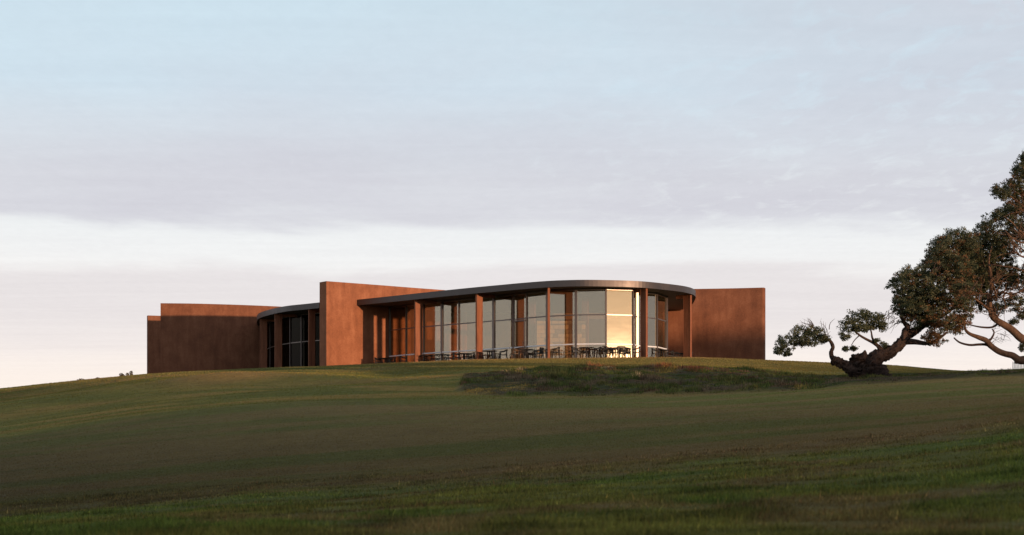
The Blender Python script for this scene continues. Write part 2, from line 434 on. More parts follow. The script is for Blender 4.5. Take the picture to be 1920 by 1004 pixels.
def ground_z(x, y, detail=True):
    x = np.asarray(x, float).ravel(); y = np.asarray(y, float).ravel()
    D = np.clip(y, 6.0, 106.0)
    px = np.clip(x / np.maximum(y, 6.0) * F + 960, -300, 2300)
    rows = np.array([np.interp(px, PXC, ZN[i]) for i in range(len(DN))])
    # soften the kinks between columns
    for d in (-22, 22, -45, 45):
        rows = rows + np.array([np.interp(np.clip(px + d, -300, 2300), PXC, ZN[i]) for i in range(len(DN))])
    rows /= 5.0
    z = smooth_interp(D, DN, rows)
    z = z + (np.clip(y, -1e9, 6) - 6) * 0.012                      # behind the camera, falling gently
    back = np.clip(y - 106, 0, 60)
    z = z - 0.018 * back
    far = sstep(np.hypot(x, y - 60), 150, 420)
    z = z * (1 - far) + (-6.0) * far
    und = np.exp(-((x + 15.5) / 5.0) ** 2 - ((y - 84) / 3.2) ** 2) * 0.5 + np.exp(-((x + 6.5) / 3.0) ** 2 - ((y - 84) / 5.0) ** 2) * -0.25
    und += np.exp(-((x + 26) / 6.0) ** 2 - ((y - 78) / 4.0) ** 2) * 0.35
    und += np.exp(-((x + 19) / 8.0) ** 2 - ((y - 93 - 0.12 * (x + 19)) / 2.2) ** 2) * 0.16 - np.exp(-((x + 17) / 9.0) ** 2 - ((y - 97.5) / 2.2) ** 2) * 0.25
    z = z + und
    z = z + (fbm(x * 0.7, y, 6.5, 90) - 0.5) * 0.75 * sstep(y, 62, 74) * (1 - sstep(y, 92, 103)) * (1 - sstep(px, 700, 860))
    pm = patch_mask(x, y)
    inner = sstep(y, 63, 72) * (1 - sstep(y, 76, 86)) * (1 - sstep(px, 1400, 1600))
    z = z + pm * (0.08 + 0.18 * inner)
    if detail:
        z = z + (fbm(x, y, 9.0, 3) - 0.5) * 0.16 * sstep(y, 20, 60) + pm * (fbm(x, y, 1.1, 5) - 0.5) * 0.34
        z = z + (fbm(x, y, 0.8, 8, 2) - 0.5) * 0.05 * (1 - sstep(y, 14, 20))
    return z
def ground_col(x, y):
    x = np.asarray(x, float).ravel(); y = np.asarray(y, float).ravel(); n = len(x)
    D = np.maximum(y, 6.0); px = x / D * F + 960
    fair = np.array([0.078, 0.066, 0.038]); fairg = np.array([0.056, 0.064, 0.026])
    green = np.array([0.042, 0.058, 0.018]); olive = np.array([0.062, 0.062, 0.024])
    lawn = np.array([0.075, 0.082, 0.034]); dry = np.array([0.115, 0.100, 0.045]); dryr = np.array([0.115, 0.085, 0.05])
    def mx(a, b, f): return a * (1 - f[:, None]) + b * f[:, None]
    one = np.ones(n)
    nb = fbm(x, y * 0.6, 9.0, 12); ns = fbm(x, y, 1.3, 15); nl = fbm(x * 0.35, y, 2.4, 18)
    c = mx(one[:, None] * fair, fairg, sstep(nl * 0.6 + nb * 0.5, 0.50, 0.68))
    # near rough
    edge = np.interp(px, [0, 960, 1920], [15.5, 16, 16.5]) + (ns - 0.5) * 4
    nr = mx(one[:, None] * green, olive, sstep(fbm(x, y, 1.6, 21), 0.42, 0.62))
    nr = mx(nr, np.array([0.07, 0.046, 0.036]), sstep(fbm(x, y, 0.9, 24), 0.56, 0.72) * 0.7)
    c = mx(c, nr, 1 - sstep(y, edge - 2.0, edge + 1.0))
    band = np.exp(-((y - edge - 0.8) / 2.2) ** 2)
    c = mx(c, np.array([0.076, 0.060, 0.042]), band * 0.6)
    # upper lawn
    fe = np.interp(px, [-300, 0, 300, 600, 860, 2400], [56, 57, 58, 60.5, 62, 62]) + (ns - 0.5) * 3
    up = mx(one[:, None] * lawn, np.array([0.06, 0.075, 0.03]), sstep(nb, 0.4, 0.62))
    up = mx(up, dry, sstep(fbm(x * 0.5, y, 3.0, 27), 0.52, 0.72) * 0.55)
    stre = fbm(x * 0.22 + y * 0.10, y - x * 0.06, 1.5, 29)
    up = mx(up, np.array([0.125, 0.098, 0.056]), sstep(stre, 0.52, 0.72) * 0.55)
    up = mx(up, np.array([0.045, 0.062, 0.026]), (1 - sstep(stre, 0.30, 0.47)) * 0.6)
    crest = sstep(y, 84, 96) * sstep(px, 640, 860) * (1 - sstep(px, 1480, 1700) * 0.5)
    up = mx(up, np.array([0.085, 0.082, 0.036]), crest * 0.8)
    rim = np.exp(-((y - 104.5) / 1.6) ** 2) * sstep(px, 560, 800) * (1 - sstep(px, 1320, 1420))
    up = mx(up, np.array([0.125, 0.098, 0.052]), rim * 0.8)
    md = 1.3 * np.exp(-((x + 15) / 3.6) ** 2 - ((y - 82.8) / 2.2) ** 2) + 0.45 * np.exp(-((x + 19) / 7.0) ** 2 - ((y - 92.3 - 0.12 * (x + 19)) / 0.9) ** 2) + 0.8 * np.exp(-((x + 27) / 5) ** 2 - ((y - 72) / 1.6) ** 2) + 0.6 * np.exp(-((x + 7) / 6) ** 2 - ((y - 79) / 1.5) ** 2)
    up = mx(up, dryr * 1.15, np.clip(md, 0, 1) * 0.8)
    c = mx(c, up, sstep(y, fe - 2.5, fe + 2.5))
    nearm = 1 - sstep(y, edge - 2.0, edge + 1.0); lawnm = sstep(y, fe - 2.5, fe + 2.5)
    kl = np.interp(px, [0, 960, 1920], [1.12, 1.62, 2.0])[:, None] * np.array([1.0, 0.89, 0.68])  # vignette towards the lower left put into the fairway colour
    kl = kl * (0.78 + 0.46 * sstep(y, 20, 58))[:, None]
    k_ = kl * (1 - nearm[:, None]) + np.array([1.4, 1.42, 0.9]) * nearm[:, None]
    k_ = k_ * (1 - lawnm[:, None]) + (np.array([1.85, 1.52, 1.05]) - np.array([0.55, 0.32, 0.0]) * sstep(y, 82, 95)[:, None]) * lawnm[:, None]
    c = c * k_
    pm = patch_mask(x, y)
    pc = mx(one[:, None] * np.array([0.040, 0.046, 0.020]), np.array([0.062, 0.048, 0.034]), sstep(fbm(x, y, 0.9, 71), 0.4, 0.65))
    c = mx(c, pc, pm)
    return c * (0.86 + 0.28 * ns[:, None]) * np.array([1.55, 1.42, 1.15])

def axis(dense_lo, dense_hi, step, far, grow=1.22):
    a = list(np.arange(dense_lo, dense_hi + 1e-6, step)); s = step
    while a[-1] < far: s *= grow; a.append(a[-1] + s)
    s = step; lo = []
    v = dense_lo
    while v > -far: s *= grow; v -= s; lo.append(v)
    return np.array(lo[::-1] + a)
gx = axis(-42, 42, 0.5, 3000); gy = axis(4, 118, 0.42, 3000)
XX, YY = np.meshgrid(gx, gy)
gz = ground_z(XX, YY)
nx, ny = len(gx), len(gy)
gv = np.stack([XX.ravel(), YY.ravel(), gz], 1)
i0 = (np.arange(ny - 1)[:, None] * nx + np.arange(nx - 1)[None, :]).ravel()
gi = np.stack([i0, i0 + 1, i0 + nx + 1, i0 + nx], 1).ravel()
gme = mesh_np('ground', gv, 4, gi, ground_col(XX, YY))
gme.polygons.foreach_set('use_smooth', np.ones(len(gme.polygons), dtype=bool))
tag(obj('ground', gme, M['turf']), kind='structure')
def gz1(x, y): return float(ground_z([x], [y])[0])

# ------------------------------------------------------------------ clubhouse
FLOOR, ZS, ZT, ZW = 6.56, 11.50, 11.93, 13.2
club = empty('clubhouse', (0, 118, FLOOR))
tag(club, 'low rust coloured clubhouse with curved walls, thin bronze roof and tall glass', 'building')
def part(name, bm, mt, parent=None):
    """world-space mesh parented under the clubhouse or one of its parts"""
    o = obj(name, bm, mt)
    p = parent or club
    o.parent = p
    o.matrix_parent_inverse = world_of(p).inverted()
    return o
from mathutils import Matrix
def world_of(o):
    m = Matrix.LocRotScale(o.location, o.rotation_euler, o.scale)
    if o.parent: m = world_of(o.parent) @ o.matrix_parent_inverse @ m
    return m

# walls ---------------------------------------------------------------
big_front = [XY(612, 122.8), XY(670, 124.45), XY(731, 126.3), XY(790, 128.2), XY(835, 129.6), XY(900, 132.2)]
big_front = resample(spline(big_front, 6), 1.0)
wall_bm = strip(big_front, 1.05, 3.5, ZW)
part('wall', wall_bm, M['rust'])['label'] = 'tall sunlit rust wall projecting between the two roofs'
left_front = resample(spline([XY(301, 142.8), XY(360, 143.1), XY(420, 143.9), XY(480, 145.0), XY(540, 146.5), XY(590, 148.5)], 6), 1.2)
part('wall', strip(left_front, 0.6, 2.5, ZW + 0.18), M['rust_dark'])['label'] = 'long left rust wall shaded below its top edge'
part('wall', strip([XY(277, 155.0), XY(300, 155.4), XY(340, 156.3)], 0.6, 2.5, ZW + 0.14), M['rust_dark'])['label'] = 'farthest short rust wall at the left end'
rw = [XY(1243, 128.9), XY(1290, 128.7), XY(1340, 128.4), XY(1390, 128.0), XY(1433, 127.5)]
rwp = resample(spline(rw, 6), 1.0)
rwb = offset(rwp, 0.7)[::-1]
e0, d0 = rwp[-1], (rwp[-1] - rwp[-2]).normalized(); n0 = Vector((-d0.y, d0.x)); r0 = 0.2
rwp[-1] = e0 - d0 * r0
rwp += [e0 - d0 * r0 * (1 - math.sin(k * math.pi / 10)) + n0 * r0 * (1 - math.cos(k * math.pi / 10)) for k in range(1, 6)]
part('wall', prism([(p.x, p.y) for p in rwp + rwb], 3.5, ZW), M['rust_dark'])['label'] = 'plain rust end wall at the right of the clubhouse'

# roofs ---------------------------------------------------------------
def roof_curve(samples, z):
    return [XY(px, z * F / (Y0 - y)) for px, y in samples]
edge_main = roof_curve([(670, 572.6), (720, 567.6), (770, 562.4), (830, 556.2), (887, 550.6), (940, 545.8), (980, 542.2), (1029, 538.6), (1065, 537.2), (1100, 536.7), (1149, 537.4), (1185, 538.5), (1214, 540.2), (1249, 543.7), (1280, 547.6), (1297, 551.6), (1304, 556)], ZS)
edge_main += [XY(1303.5, 119.5), XY(1299, 123.0), XY(1292, 126.8), XY(1285, 128.4)]
edge_main = resample(spline(edge_main, 12), 0.3)
edge_left = roof_curve([(598.5, 577.6), (574.6, 580.1), (542.5, 583.3), (523, 586.4), (510.4, 589.2), (497.9, 592.6), (488, 596), (483, 599.6)], ZS)[::-1]
edge_left = [XY(484, 144.9), XY(481.4, 141.0)] + edge_left
edge_left = resample(spline(edge_left, 12), 0.3)

def fascia_panels(edge, parent, n_per):
    k = 0
    while k < len(edge) - 1:
        seg = [p.copy() for p in edge[k:min(k + n_per, len(edge) - 1) + 1]]
        if len(seg) < 2: break
        d = (seg[-1] - seg[-2]).normalized(); seg[-1] = seg[-1] - d * 0.004
        part('fascia_panel', strip(seg, 0.05, ZS - 0.015, ZT), M['fascia'], parent)
        k += n_per
def make_roof(edge, tail):
    inn = offset(edge, 0.06)
    poly = [(p.x, p.y) for p in inn] + tail
    r = part('roof', prism(poly, ZS + 0.10, ZT - 0.03), M['roof'])
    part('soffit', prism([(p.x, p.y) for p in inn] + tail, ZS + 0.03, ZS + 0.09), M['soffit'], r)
    fascia_panels(edge, r, 6)
    return r
make_roof(edge_main, [(13.2, 128.9), (13.0, 133.0), (-2.6, 133.0), (-11.0, 125.6), (-11.75, 125.0)])
# small return that closes the roof against the projecting wall
make_roof(edge_left, [(-14.6, 126.0), (-5.0, 133.5), (-8, 147.5), (-21.0, 147.0)])

def curve_at(edge, px):
    for a, b in zip(edge[:-1], edge[1:]):
        pa, pb = a.x / a.y * F + 960, b.x / b.y * F + 960
        if (pa - px) * (pb - px) <= 0:
            f_ = (px - pa) / (pb - pa + 1e-9); return a.lerp(b, f_), (b - a).normalized()
    return edge[-1], (edge[-1] - edge[-2]).normalized()

# columns: deep blades standing radially under the roof edge, each with its beam
def blade(edge, px, inset, depth, width, beam, turn=0.0, length=2.6):
    p, tg = curve_at(edge, px)
    nrm = Vector((-tg.y, tg.x))                     # inwards
    ang = math.atan2(nrm.y, nrm.x) + turn
    nrm = Vector((math.cos(ang), math.sin(ang)))
    c = p + nrm * (inset + depth / 2)
    o = part('column', boxm((c.x, c.y, (FLOOR - 1.0 + ZS) / 2 + 0.0), (depth, width, ZS - FLOOR + 1.0), ang, 0.012), M['steel'])
    if beam:
        c2 = p + nrm * (inset + depth + length / 2)
        part('beam', boxm((c2.x, c2.y, ZS - 0.10), (length, width * 0.9, 0.24), ang, 0.01), M['steel'], o)
    return o
for px, turn in ((773, -0.2), (889, 0.0), (1029, 0.5), (1217, 0.08), (1300, -0.45)):
    blade(edge_main, px, 0.22, 0.6 if px != 1217 else 0.5, 0.17, True, turn, 1.3 if px < 1290 else 0.7)
for px in (484.5, 512.5, 576.5):
    blade(edge_left, px, 0.12, 0.62, 0.12, True, 0, 1.6)

# terrace slab ---------------------------------------------------------
ter = offset(edge_main, 0.10)
part('terrace', prism([(p.x, p.y) for p in ter] + [(13.0, 133.0), (-2.6, 133.0), (-11.4, 125.4)], FLOOR - 0.55, FLOOR), M['paving'])
ter2 = offset(edge_left, 0.10)
part('terrace', prism([(p.x, p.y) for p in ter2] + [(-14.7, 126.2), (-5.0, 133.5), (-8, 147.5), (-21.0, 147.0)], FLOOR - 0.9, FLOOR - 0.25), M['paving'])

# glazing ---------------------------------------------------------------
def bays(pts, thick, glassm, zr, transom, rail, name='glazing', facing=None):
    """pts = plan points of the mullions, left to right"""
    line = offset(pts, -0.06)
    g_ = part(name, strip(line, 0.12, ZS - 0.11, ZS + 0.02), M['mullion'])
    part('sill', strip(line, 0.12, FLOOR - 0.01, FLOOR + 0.07), M['mullion'], g_)
    for i, p in enumerate(pts):
        a = pts[max(i - 1, 0)]; b = pts[min(i + 1, len(pts) - 1)]; d = b - a; ang = math.atan2(d.y, d.x)
        w = thick[i]
        if facing and i in facing: ang = facing[i]
        part('mullion', boxm((p.x, p.y, (FLOOR + ZS) / 2), (w, 0.17, ZS - FLOOR + 0.02), ang, 0.008), M['mullion'], g_)
    for i, (a, b) in enumerate(zip(pts[:-1], pts[1:])):
        d = (b - a); L = d.length; u = d / L; ang = math.atan2(d.y, d.x); c = (a + b) / 2
        half = L - (thick[i] + thick[i + 1]) / 2 + 0.02
        if transom:
            part('transom', boxm((c.x, c.y, zr), (half, 0.10, 0.075), ang), M['mullion'], g_)
        lv = [(FLOOR + 0.07, zr - 0.0375), (zr + 0.0375, ZS - 0.11)] if transom else [(FLOOR + 0.07, ZS - 0.11)]
        for z0, z1 in lv:
            part('pane', boxm((c.x, c.y, (z0 + z1) / 2), (half, 0.012, z1 - z0), ang), glassm, g_)
        if rail:
            n_ = Vector((-u.y, u.x))
            e = c + n_ * -0.075
            part('rail', boxm((e.x, e.y, FLOOR + 1.06), (half, 0.045, 0.085), ang, 0.006), M['rail'], g_)
    return g_
gp = {731: 126.2, 762: 124.2, 795: 122.6, 829: 121.0, 861: 119.7, 894: 118.4, 926: 117.1, 963: 115.7, 988: 114.6, 1026: 113.1, 1080: 112.0, 1136: 111.7}
front = [XY(px, D) for px, D in gp.items()]
# the pane that mirrors the low sun towards the lawn: turned to the half angle between sun and camera
p0 = XY(1136, 111.7); mid_az = math.atan2(-p0.x - 0.9, p0.y)         # azimuth of the camera seen from the pane
hn = (SUN_B + mid_az) / 2
tgt = Vector((math.cos(hn), math.sin(hn)))
lo_, hi_ = 0.5, 4.0
for _ in range(40):
    mid = (lo_ + hi_) / 2; q = p0 + tgt * mid
    if q.x / q.y * F + 960 < 1186: lo_ = mid
    else: hi_ = mid
front += [q, XY(1194, 113.6), XY(1231, 115.0), XY(1248.6, 117.4)]
TH = [0.1, 0.075, 0.075, 0.21, 0.085, 0.1, 0.21, 0.10, 0.09, 0.16, 0.17, 0.12, 0.10, 0.2, 0.12, 0.10]
gz_main = bays(front, TH, M['glass'], 9.67, True, True, facing={13: hn})
bays([front[-1] + Vector((0.08, 0.12)), XY(1249.0, 122.5), XY(1249.2, 127.4)], [0.08, 0.08, 0.08], M['glass'], 9.67, True, False)
# door leaf in the bay 963-988, hung just outside the glass line
a, b = front[7], front[8]; d = (b - a); u = d.normalized(); nv = Vector((-u.y, u.x)); ang = math.atan2(d.y, d.x)
dl = d.length - 0.14; dc = (a + b) / 2 - nv * 0.14
bm = bmesh.new()
for s in (-1, 1):
    e = dc + u * s * (dl / 2 - 0.04); box(bm, (e.x, e.y, FLOOR + 1.52), (0.08, 0.06, 2.98), ang)
for z in (FLOOR + 0.10, FLOOR + 2.96): box(bm, (dc.x, dc.y, z), (dl - 0.16, 0.055, 0.10), ang)
door = part('door', bm, M['mullion'])
e = dc + u * (dl / 2 - 0.13) - nv * 0.08
hb = bmesh.new(); tube(hb, [(e.x + nv.x * 0.08, e.y + nv.y * 0.08, FLOOR + 0.85), (e.x, e.y, FLOOR + 0.88), (e.x, e.y, FLOOR + 1.42), (e.x + nv.x * 0.08, e.y + nv.y * 0.08, FLOOR + 1.45)], [0.018] * 4, 8)
part('handle', hb, M['mullion'], door)
# interior of the room
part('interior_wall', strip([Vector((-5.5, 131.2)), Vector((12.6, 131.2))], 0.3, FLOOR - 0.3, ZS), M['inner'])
for x_, y_ in ((-2.4, 121.5), (1.5, 119.0), (5.4, 118.0), (9.0, 119.5)):
    part('inner_column', boxm((x_, y_, (FLOOR + ZS) / 2), (0.5, 0.16, ZS - FLOOR), -0.5, 0.01), M['steel'])
part('bulkhead', boxm((5.2, 121.0, 10.35), (5.5, 0.3, 0.42), 0.06, 0.01), M['tan'])
# stone fireplace, stone by stone
fx0, fx1, fy = 1.8, 5.4, 117.2
fire = part('fireplace', boxm(((fx0 + fx1) / 2, fy + 0.4, FLOOR + 1.52), (fx1 - fx0 - 0.06, 0.7, 3.04)), M['stone_c'])
z = FLOOR
while z < FLOOR + 3.05:
    h_ = random.uniform(0.24, 0.42); x_ = fx0
    while x_ < fx1 - 0.1:
        w_ = min(random.uniform(0.3, 0.75), fx1 - x_)
        part('stone', boxm((x_ + w_ / 2, fy + 0.02 - random.uniform(0, .05), z + h_ / 2), (w_ - 0.025, 0.16, h_ - 0.025), 0, 0.02), M[random.choice(['stone_a', 'stone_b', 'stone_c', 'stone_a'])], fire)
        x_ += w_
    z += h_
# left pavilion: dark glazing set back behind its columns
lg = [XY(493, 144.9), XY(507, 139.5), XY(525, 136.0), XY(545, 133.8), XY(566, 132.3), XY(590, 131.0), XY(612, 130.0)]
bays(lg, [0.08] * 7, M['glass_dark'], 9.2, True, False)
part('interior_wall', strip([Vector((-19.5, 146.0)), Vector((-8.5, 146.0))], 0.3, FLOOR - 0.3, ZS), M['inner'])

# ------------------------------------------------------------------ terrace furniture
def make_chair():
    r = empty('armchair')
    obj('seat', boxm((0, 0, 0.44), (0.50, 0.46, 0.035), 0, 0.01), M['black'], r)
    bm = bmesh.new()
    arc = [(x, 0.22 + 0.06 * (1 - (x / 0.26) ** 2), 0.80 - 0.02 * (x / .26) ** 2) for x in np.linspace(-0.26, 0.26, 9)]
    tube(bm, arc, [0.032] * 9, 6)
    tube(bm, [(-0.24, 0.21, 0.54), (0, 0.25, 0.54), (0.24, 0.21, 0.54)], [0.02] * 3, 6)
    obj('backrest', bm, M['black'], r)
    for x in np.linspace(-0.2, 0.2, 6):
        bm = bmesh.new(); tube(bm, [(x * 0.92, 0.21, 0.45), (x, 0.22 + 0.06 * (1 - (x / 0.26) ** 2), 0.79)], [0.018, 0.018], 5)
        obj('slat', bm, M['black'], r)
    for s in (-1, 1):
        bm = bmesh.new(); tube(bm, [(s * 0.26, 0.22, 0.78), (s * 0.295, 0.08, 0.70), (s * 0.295, -0.12, 0.665), (s * 0.28, -0.24, 0.655)], [0.028, 0.028, 0.03, 0.028], 6)
        obj('armrest', bm, M['black'], r)
        bm = bmesh.new(); tube(bm, [(s * 0.275, -0.22, 0.66), (s * 0.27, -0.23, 0.40), (s * 0.27, -0.25, 0.0)], [0.026, 0.028, 0.02], 6)
        obj('leg', bm, M['black'], r)
        bm = bmesh.new(); tube(bm, [(s * 0.25, 0.22, 0.60), (s * 0.25, 0.22, 0.40), (s * 0.27, 0.30, 0.0)], [0.026, 0.028, 0.02], 6)
        obj('leg', bm, M['black'], r)
    return r
def make_table():
    r = empty('terrace_table')
    bm = bmesh.new(); bmesh.ops.create_cone(bm, cap_ends=True, segments=28, radius1=0.56, radius2=0.57, depth=0.035)
    for v in bm.verts: v.co.z += 0.742
    obj('table_top', bm, M['black'], r)
    for k in range(4):
        t_ = math.pi / 4 + k * math.pi / 2; c_, s_ = math.cos(t_), math.sin(t_)
        bm = bmesh.new(); tube(bm, [(0.20 * c_, 0.20 * s_, 0.725), (0.22 * c_, 0.22 * s_, 0.4), (0.36 * c_, 0.36 * s_, 0.0)], [0.026, 0.024, 0.02], 6)
        obj('leg', bm, M['black'], r)
    bm = bmesh.new(); tube(bm, [(0, 0, 0.72), (0, 0, 0.3)], [0.05, 0.035], 8); obj('pedestal', bm, M['black'], r)
    return r
chair0, table0 = make_chair(), make_table()
TABLES = [(722, 123.4, 'black round table nearest the sunlit strips of the tall rust wall'),
          (800, 119.9, 'black round table just right of the leftmost terrace column'),
          (829, 118.9, 'black round table between the two left columns, by the first grey mullion'),
          (870, 117.6, 'black round table left of the second terrace column'),
          (918, 114.6, 'black round table just right of the second terrace column'),
          (984, 112.9, 'black round table in front of the glass door'),
          (1100, 109.9 + 1.05, 'black round table left of the glowing gold pane'),
          (1163, 111.1, 'black round table in front of the glowing gold pane'),
          (1240, 113.4, 'black round table right of the dark column, before the end mullion'),
          (1280, 117.4, 'black round table in the corner by the right rust wall')]
CHAIRS = [(709, 123.6, 100, 'black slatted armchair farthest left on the terrace, against the rust wall'),
          (721, 124.6, 0, 'black slatted armchair behind the leftmost table by the rust wall'),
          (735, 122.9, -100, 'black slatted armchair right of the leftmost table'),
          (757, 121.6, 95, 'black slatted armchair just left of the leftmost terrace column'),
          (788, 120.6, 70, 'black slatted armchair half hidden behind the leftmost terrace column'),
          (815, 119.9, 20, 'black slatted armchair behind the table by the first grey mullion'),
          (845, 118.3, -75, 'black slatted armchair with its back turned to the second column, facing left'),
          (856, 117.2, 100, 'black slatted armchair facing right beside a thin mullion'),
          (877, 118.2, 5, 'black slatted armchair showing its slatted back left of the second column'),
          (883, 116.9, -100, 'black slatted armchair tucked close to the left side of the second column'),
          (899, 115.6, 95, 'black slatted armchair just right of the second terrace column'),
          (944, 114.0, -95, 'black slatted armchair alone facing left before the second grey mullion'),
          (968, 112.9, 105, 'black slatted armchair left of the glass door table, sunlit orange put into its colour', 'tan'),
          (980, 111.9, 170, 'black slatted armchair with its back to the lawn at the glass door table'),
          (996, 113.8, -5, 'black slatted armchair behind the glass door table'),
          (1012, 112.5, -100, 'black slatted armchair right of the glass door table, facing left'),
          (1020, 110.9 + 1.0, 110, 'black slatted armchair immediately left of the middle column'),
          (1042, 111.2, -100, 'black slatted armchair immediately right of the middle column'),
          (1079, 110.9, 98, 'black slatted armchair facing right on the left of the centre table'),
          (1096, 111.75 - 0.2, 0, 'black slatted armchair behind the centre table, back to the glass'),
          (1119, 110.9, -85, 'black slatted armchair facing left on the right of the centre table'),
          (1127, 110.6, -110, 'outer black slatted armchair right of the centre table, nearest the gold pane'),
          (1143, 110.7, 95, 'black slatted armchair at the left edge of the gold pane'),
          (1152, 111.5, 60, 'black slatted armchair set obliquely against the gold pane'),
          (1165, 110.5, 175, 'black slatted armchair with its back to the lawn before the gold pane'),
          (1175, 111.9, -10, 'black slatted armchair behind the table at the gold pane'),
          (1192, 111.4, -95, 'black slatted armchair at the bright yellow mullion right of the gold pane'),
          (1229, 112.8, 95, 'black slatted armchair just right of the dark fourth column'),
          (1255, 115.2, -80, 'black slatted armchair in front of the end mullion of the glass'),
          (1266, 116.6, 10, 'black slatted armchair with its slats against the sunlit rust panel'),
          (1291, 117.0, -95, 'black slatted armchair farthest right, beside the last column')]
for i, (px, D, lb) in enumerate(TABLES):
    o = table0 if i == 0 else copy_tree(table0)
    p = XY(px, D); o.location = (p.x, p.y, FLOOR + 0.001); o.rotation_euler.z = i * 0.37
    tag(o, lb, 'table', 'round tables on the terrace')
for i, row in enumerate(CHAIRS):
    px, D, rz, lb = row[:4]
    o = chair0 if i == 0 else copy_tree(chair0)
    p = XY(px, D); o.location = (p.x, p.y, FLOOR + 0.001); o.rotation_euler.z = math.radians(rz)
    tag(o, lb, 'chair', 'armchairs on the terrace')
    if len(row) > 4:  # black chair in the sun: the orange light is put into its colour
        for ch in o.children:
            ch.data = ch.data.copy(); ch.data.materials.clear(); ch.data.materials.append(M['tan'])

# ------------------------------------------------------------------ leaves and blades
def unit(n):
    v = RNG.normal(size=(n, 3)); return v / np.linalg.norm(v, axis=1)[:, None]
def leaf_mesh(name, centers, size, cols, aspect=0.45):
    """rhombic leaves, one quad each"""
    n = len(centers); d = unit(n); r = unit(n)
    w = np.cross(d, r); w /= np.linalg.norm(w, axis=1)[:, None] + 1e-9
    s = size * RNG.uniform(0.6, 1.3, n)
    d = d * s[:, None]; w = w * (s * aspect)[:, None]
    v = np.stack([centers - d, centers + w, centers + d, centers - w], 1).reshape(-1, 3)
    return mesh_np(name, v, 4, np.arange(4 * n), np.repeat(cols, 4, axis=0))
def blades(name, x, y, z, length, width, cols, lean=0.5, bend=None):
    n = len(x); a = RNG.uniform(0, 2 * np.pi, n); l = RNG.uniform(0, lean, n)
    b_ = np.stack([x, y, z], 1)
    tip = b_ + np.stack([np.cos(a) * l * length, np.sin(a) * l * length, length * np.sqrt(np.maximum(0.1, 1 - l * l))], 1)
    a2 = RNG.uniform(0, np.pi, n); w = np.stack([np.cos(a2) * width, np.sin(a2) * width, np.zeros(n)], 1) * 0.5
    v = np.stack([b_ - w, b_ + w, tip], 1).reshape(-1, 3)
    return mesh_np(name, v, 3, np.arange(3 * n), np.repeat(cols, 3, axis=0))

# ------------------------------------------------------------------ trees
def branch(parent, pts, D, mt, sides=9, rough=0.18, name='limb', seg=4, ridge=0.0):
    """pts: (px, py, depth offset in m, radius in px)"""
    w = [P(p[0], p[1], D) + Vector((0, p[2], 0)) for p in pts]; s = D / F
    sp = spline(w, seg); rr = []
    for i in range(len(pts) - 1):
        for k in range(seg): rr.append(((1 - k / seg) * pts[i][3] + k / seg * pts[i + 1][3]) * s)
    rr.append(pts[-1][3] * s)
    sp = [p + Vector((mnoise.noise(p * 1.3), mnoise.noise(p * 1.3 + Vector((7, 1, 3))), mnoise.noise(p * 1.3 + Vector((2, 9, 4))))) * (0.35 * r) for p, r in zip(sp, rr)]
    bm = bmesh.new(); tube(bm, sp, rr, sides, rough, True, ridge)
    o = obj(name, bm, mt); o.parent = parent; o.matrix_parent_inverse = world_of(parent).inverted()
    return o
def crown(parent, D, blobs, leaf=0.045, per=1.0):
    """blobs: (px, py, rx, ry, depth offset, depth radius m, density, brown share)"""
    s = D / F; C, K = [], []
    for px, py, rx, ry, dz, rd, den, brown in blobs:
        c0 = np.array(P(px, py, D)) + np.array([0, dz, 0])
        R = np.array([rx * s, rd, ry * s])
        area = rx * ry * s * s * math.pi
        nc = int(175 * den * area + 16)
        d_ = unit(nc); rad = RNG.uniform(0.1, 1.0, nc) ** 0.5 * (1 + 0.22 * np.sin(d_[:, 0] * 7 + px) * np.cos(d_[:, 2] * 6 + py))
        cc = c0 + d_ * rad[:, None] * R
        m_ = int(27 * per)
        sig = RNG.uniform(0.035, 0.085, nc)
        pts = np.repeat(cc, m_, axis=0) + unit(nc * m_) * (RNG.random(nc * m_) ** 0.45)[:, None] * np.repeat(sig * 1.75, m_)[:, None] * np.array([1.2, 1.2, 0.75])
        hue = np.repeat(RNG.random(nc), m_); br = np.repeat(RNG.random(nc) < brown, m_)
        g1 = np.array([0.032, 0.044, 0.018]); g2 = np.array([0.115, 0.115, 0.064]); b1 = np.array([0.165, 0.085, 0.038])
        col = g1 + (g2 - g1) * hue[:, None]
        col[br] = b1 * (0.6 + 0.7 * hue[br][:, None])
        col *= RNG.uniform(0.75, 1.25, len(col))[:, None]
        C.append(pts); K.append(col)
    me = leaf_mesh('crown', np.concatenate(C), leaf, np.concatenate(K))
    o = obj('crown', me, M['leaf']); o.parent = parent; o.matrix_parent_inverse = world_of(parent).inverted()
    return o
def twigs(parent, D, starts, mt, n, length, spread, r0=1.3):
    """many fine bare twigs fanning out of given points, one part"""
    bm = bmesh.new(); s = D / F
    for k in range(n):
        px, py, dz, ax, ay = random.choice(starts)
        p = P(px + random.uniform(-8, 8), py + random.uniform(-8, 8), D) + Vector((0, dz + random.uniform(-.4, .4), 0))
        d = Vector((ax + random.uniform(-spread, spread), random.uniform(-spread, spread), ay + random.uniform(-spread, spread))).normalized()
        L = length * random.uniform(0.5, 1.2); pts = [p]
        for j in range(4):
            d = (d + Vector((random.uniform(-.35, .35), random.uniform(-.35, .35), random.uniform(-.3, .35)))).normalized()
            pts.append(pts[-1] + d * L / 4)
        r = r0 * s * random.uniform(0.6, 1.2)
        tube(bm, pts, [r, r * .8, r * .6, r * .45, r * .2], 5, 0, False)
    o = obj('twigs', bm, mt); o.parent = parent; o.matrix_parent_inverse = world_of(parent).inverted(); o['kind'] = 'stuff'
    return o
TD = 66.0
tb = P(1622, 712, TD)
tree = empty('leaning_tree', (tb.x, TD, gz1(tb.x, TD)))
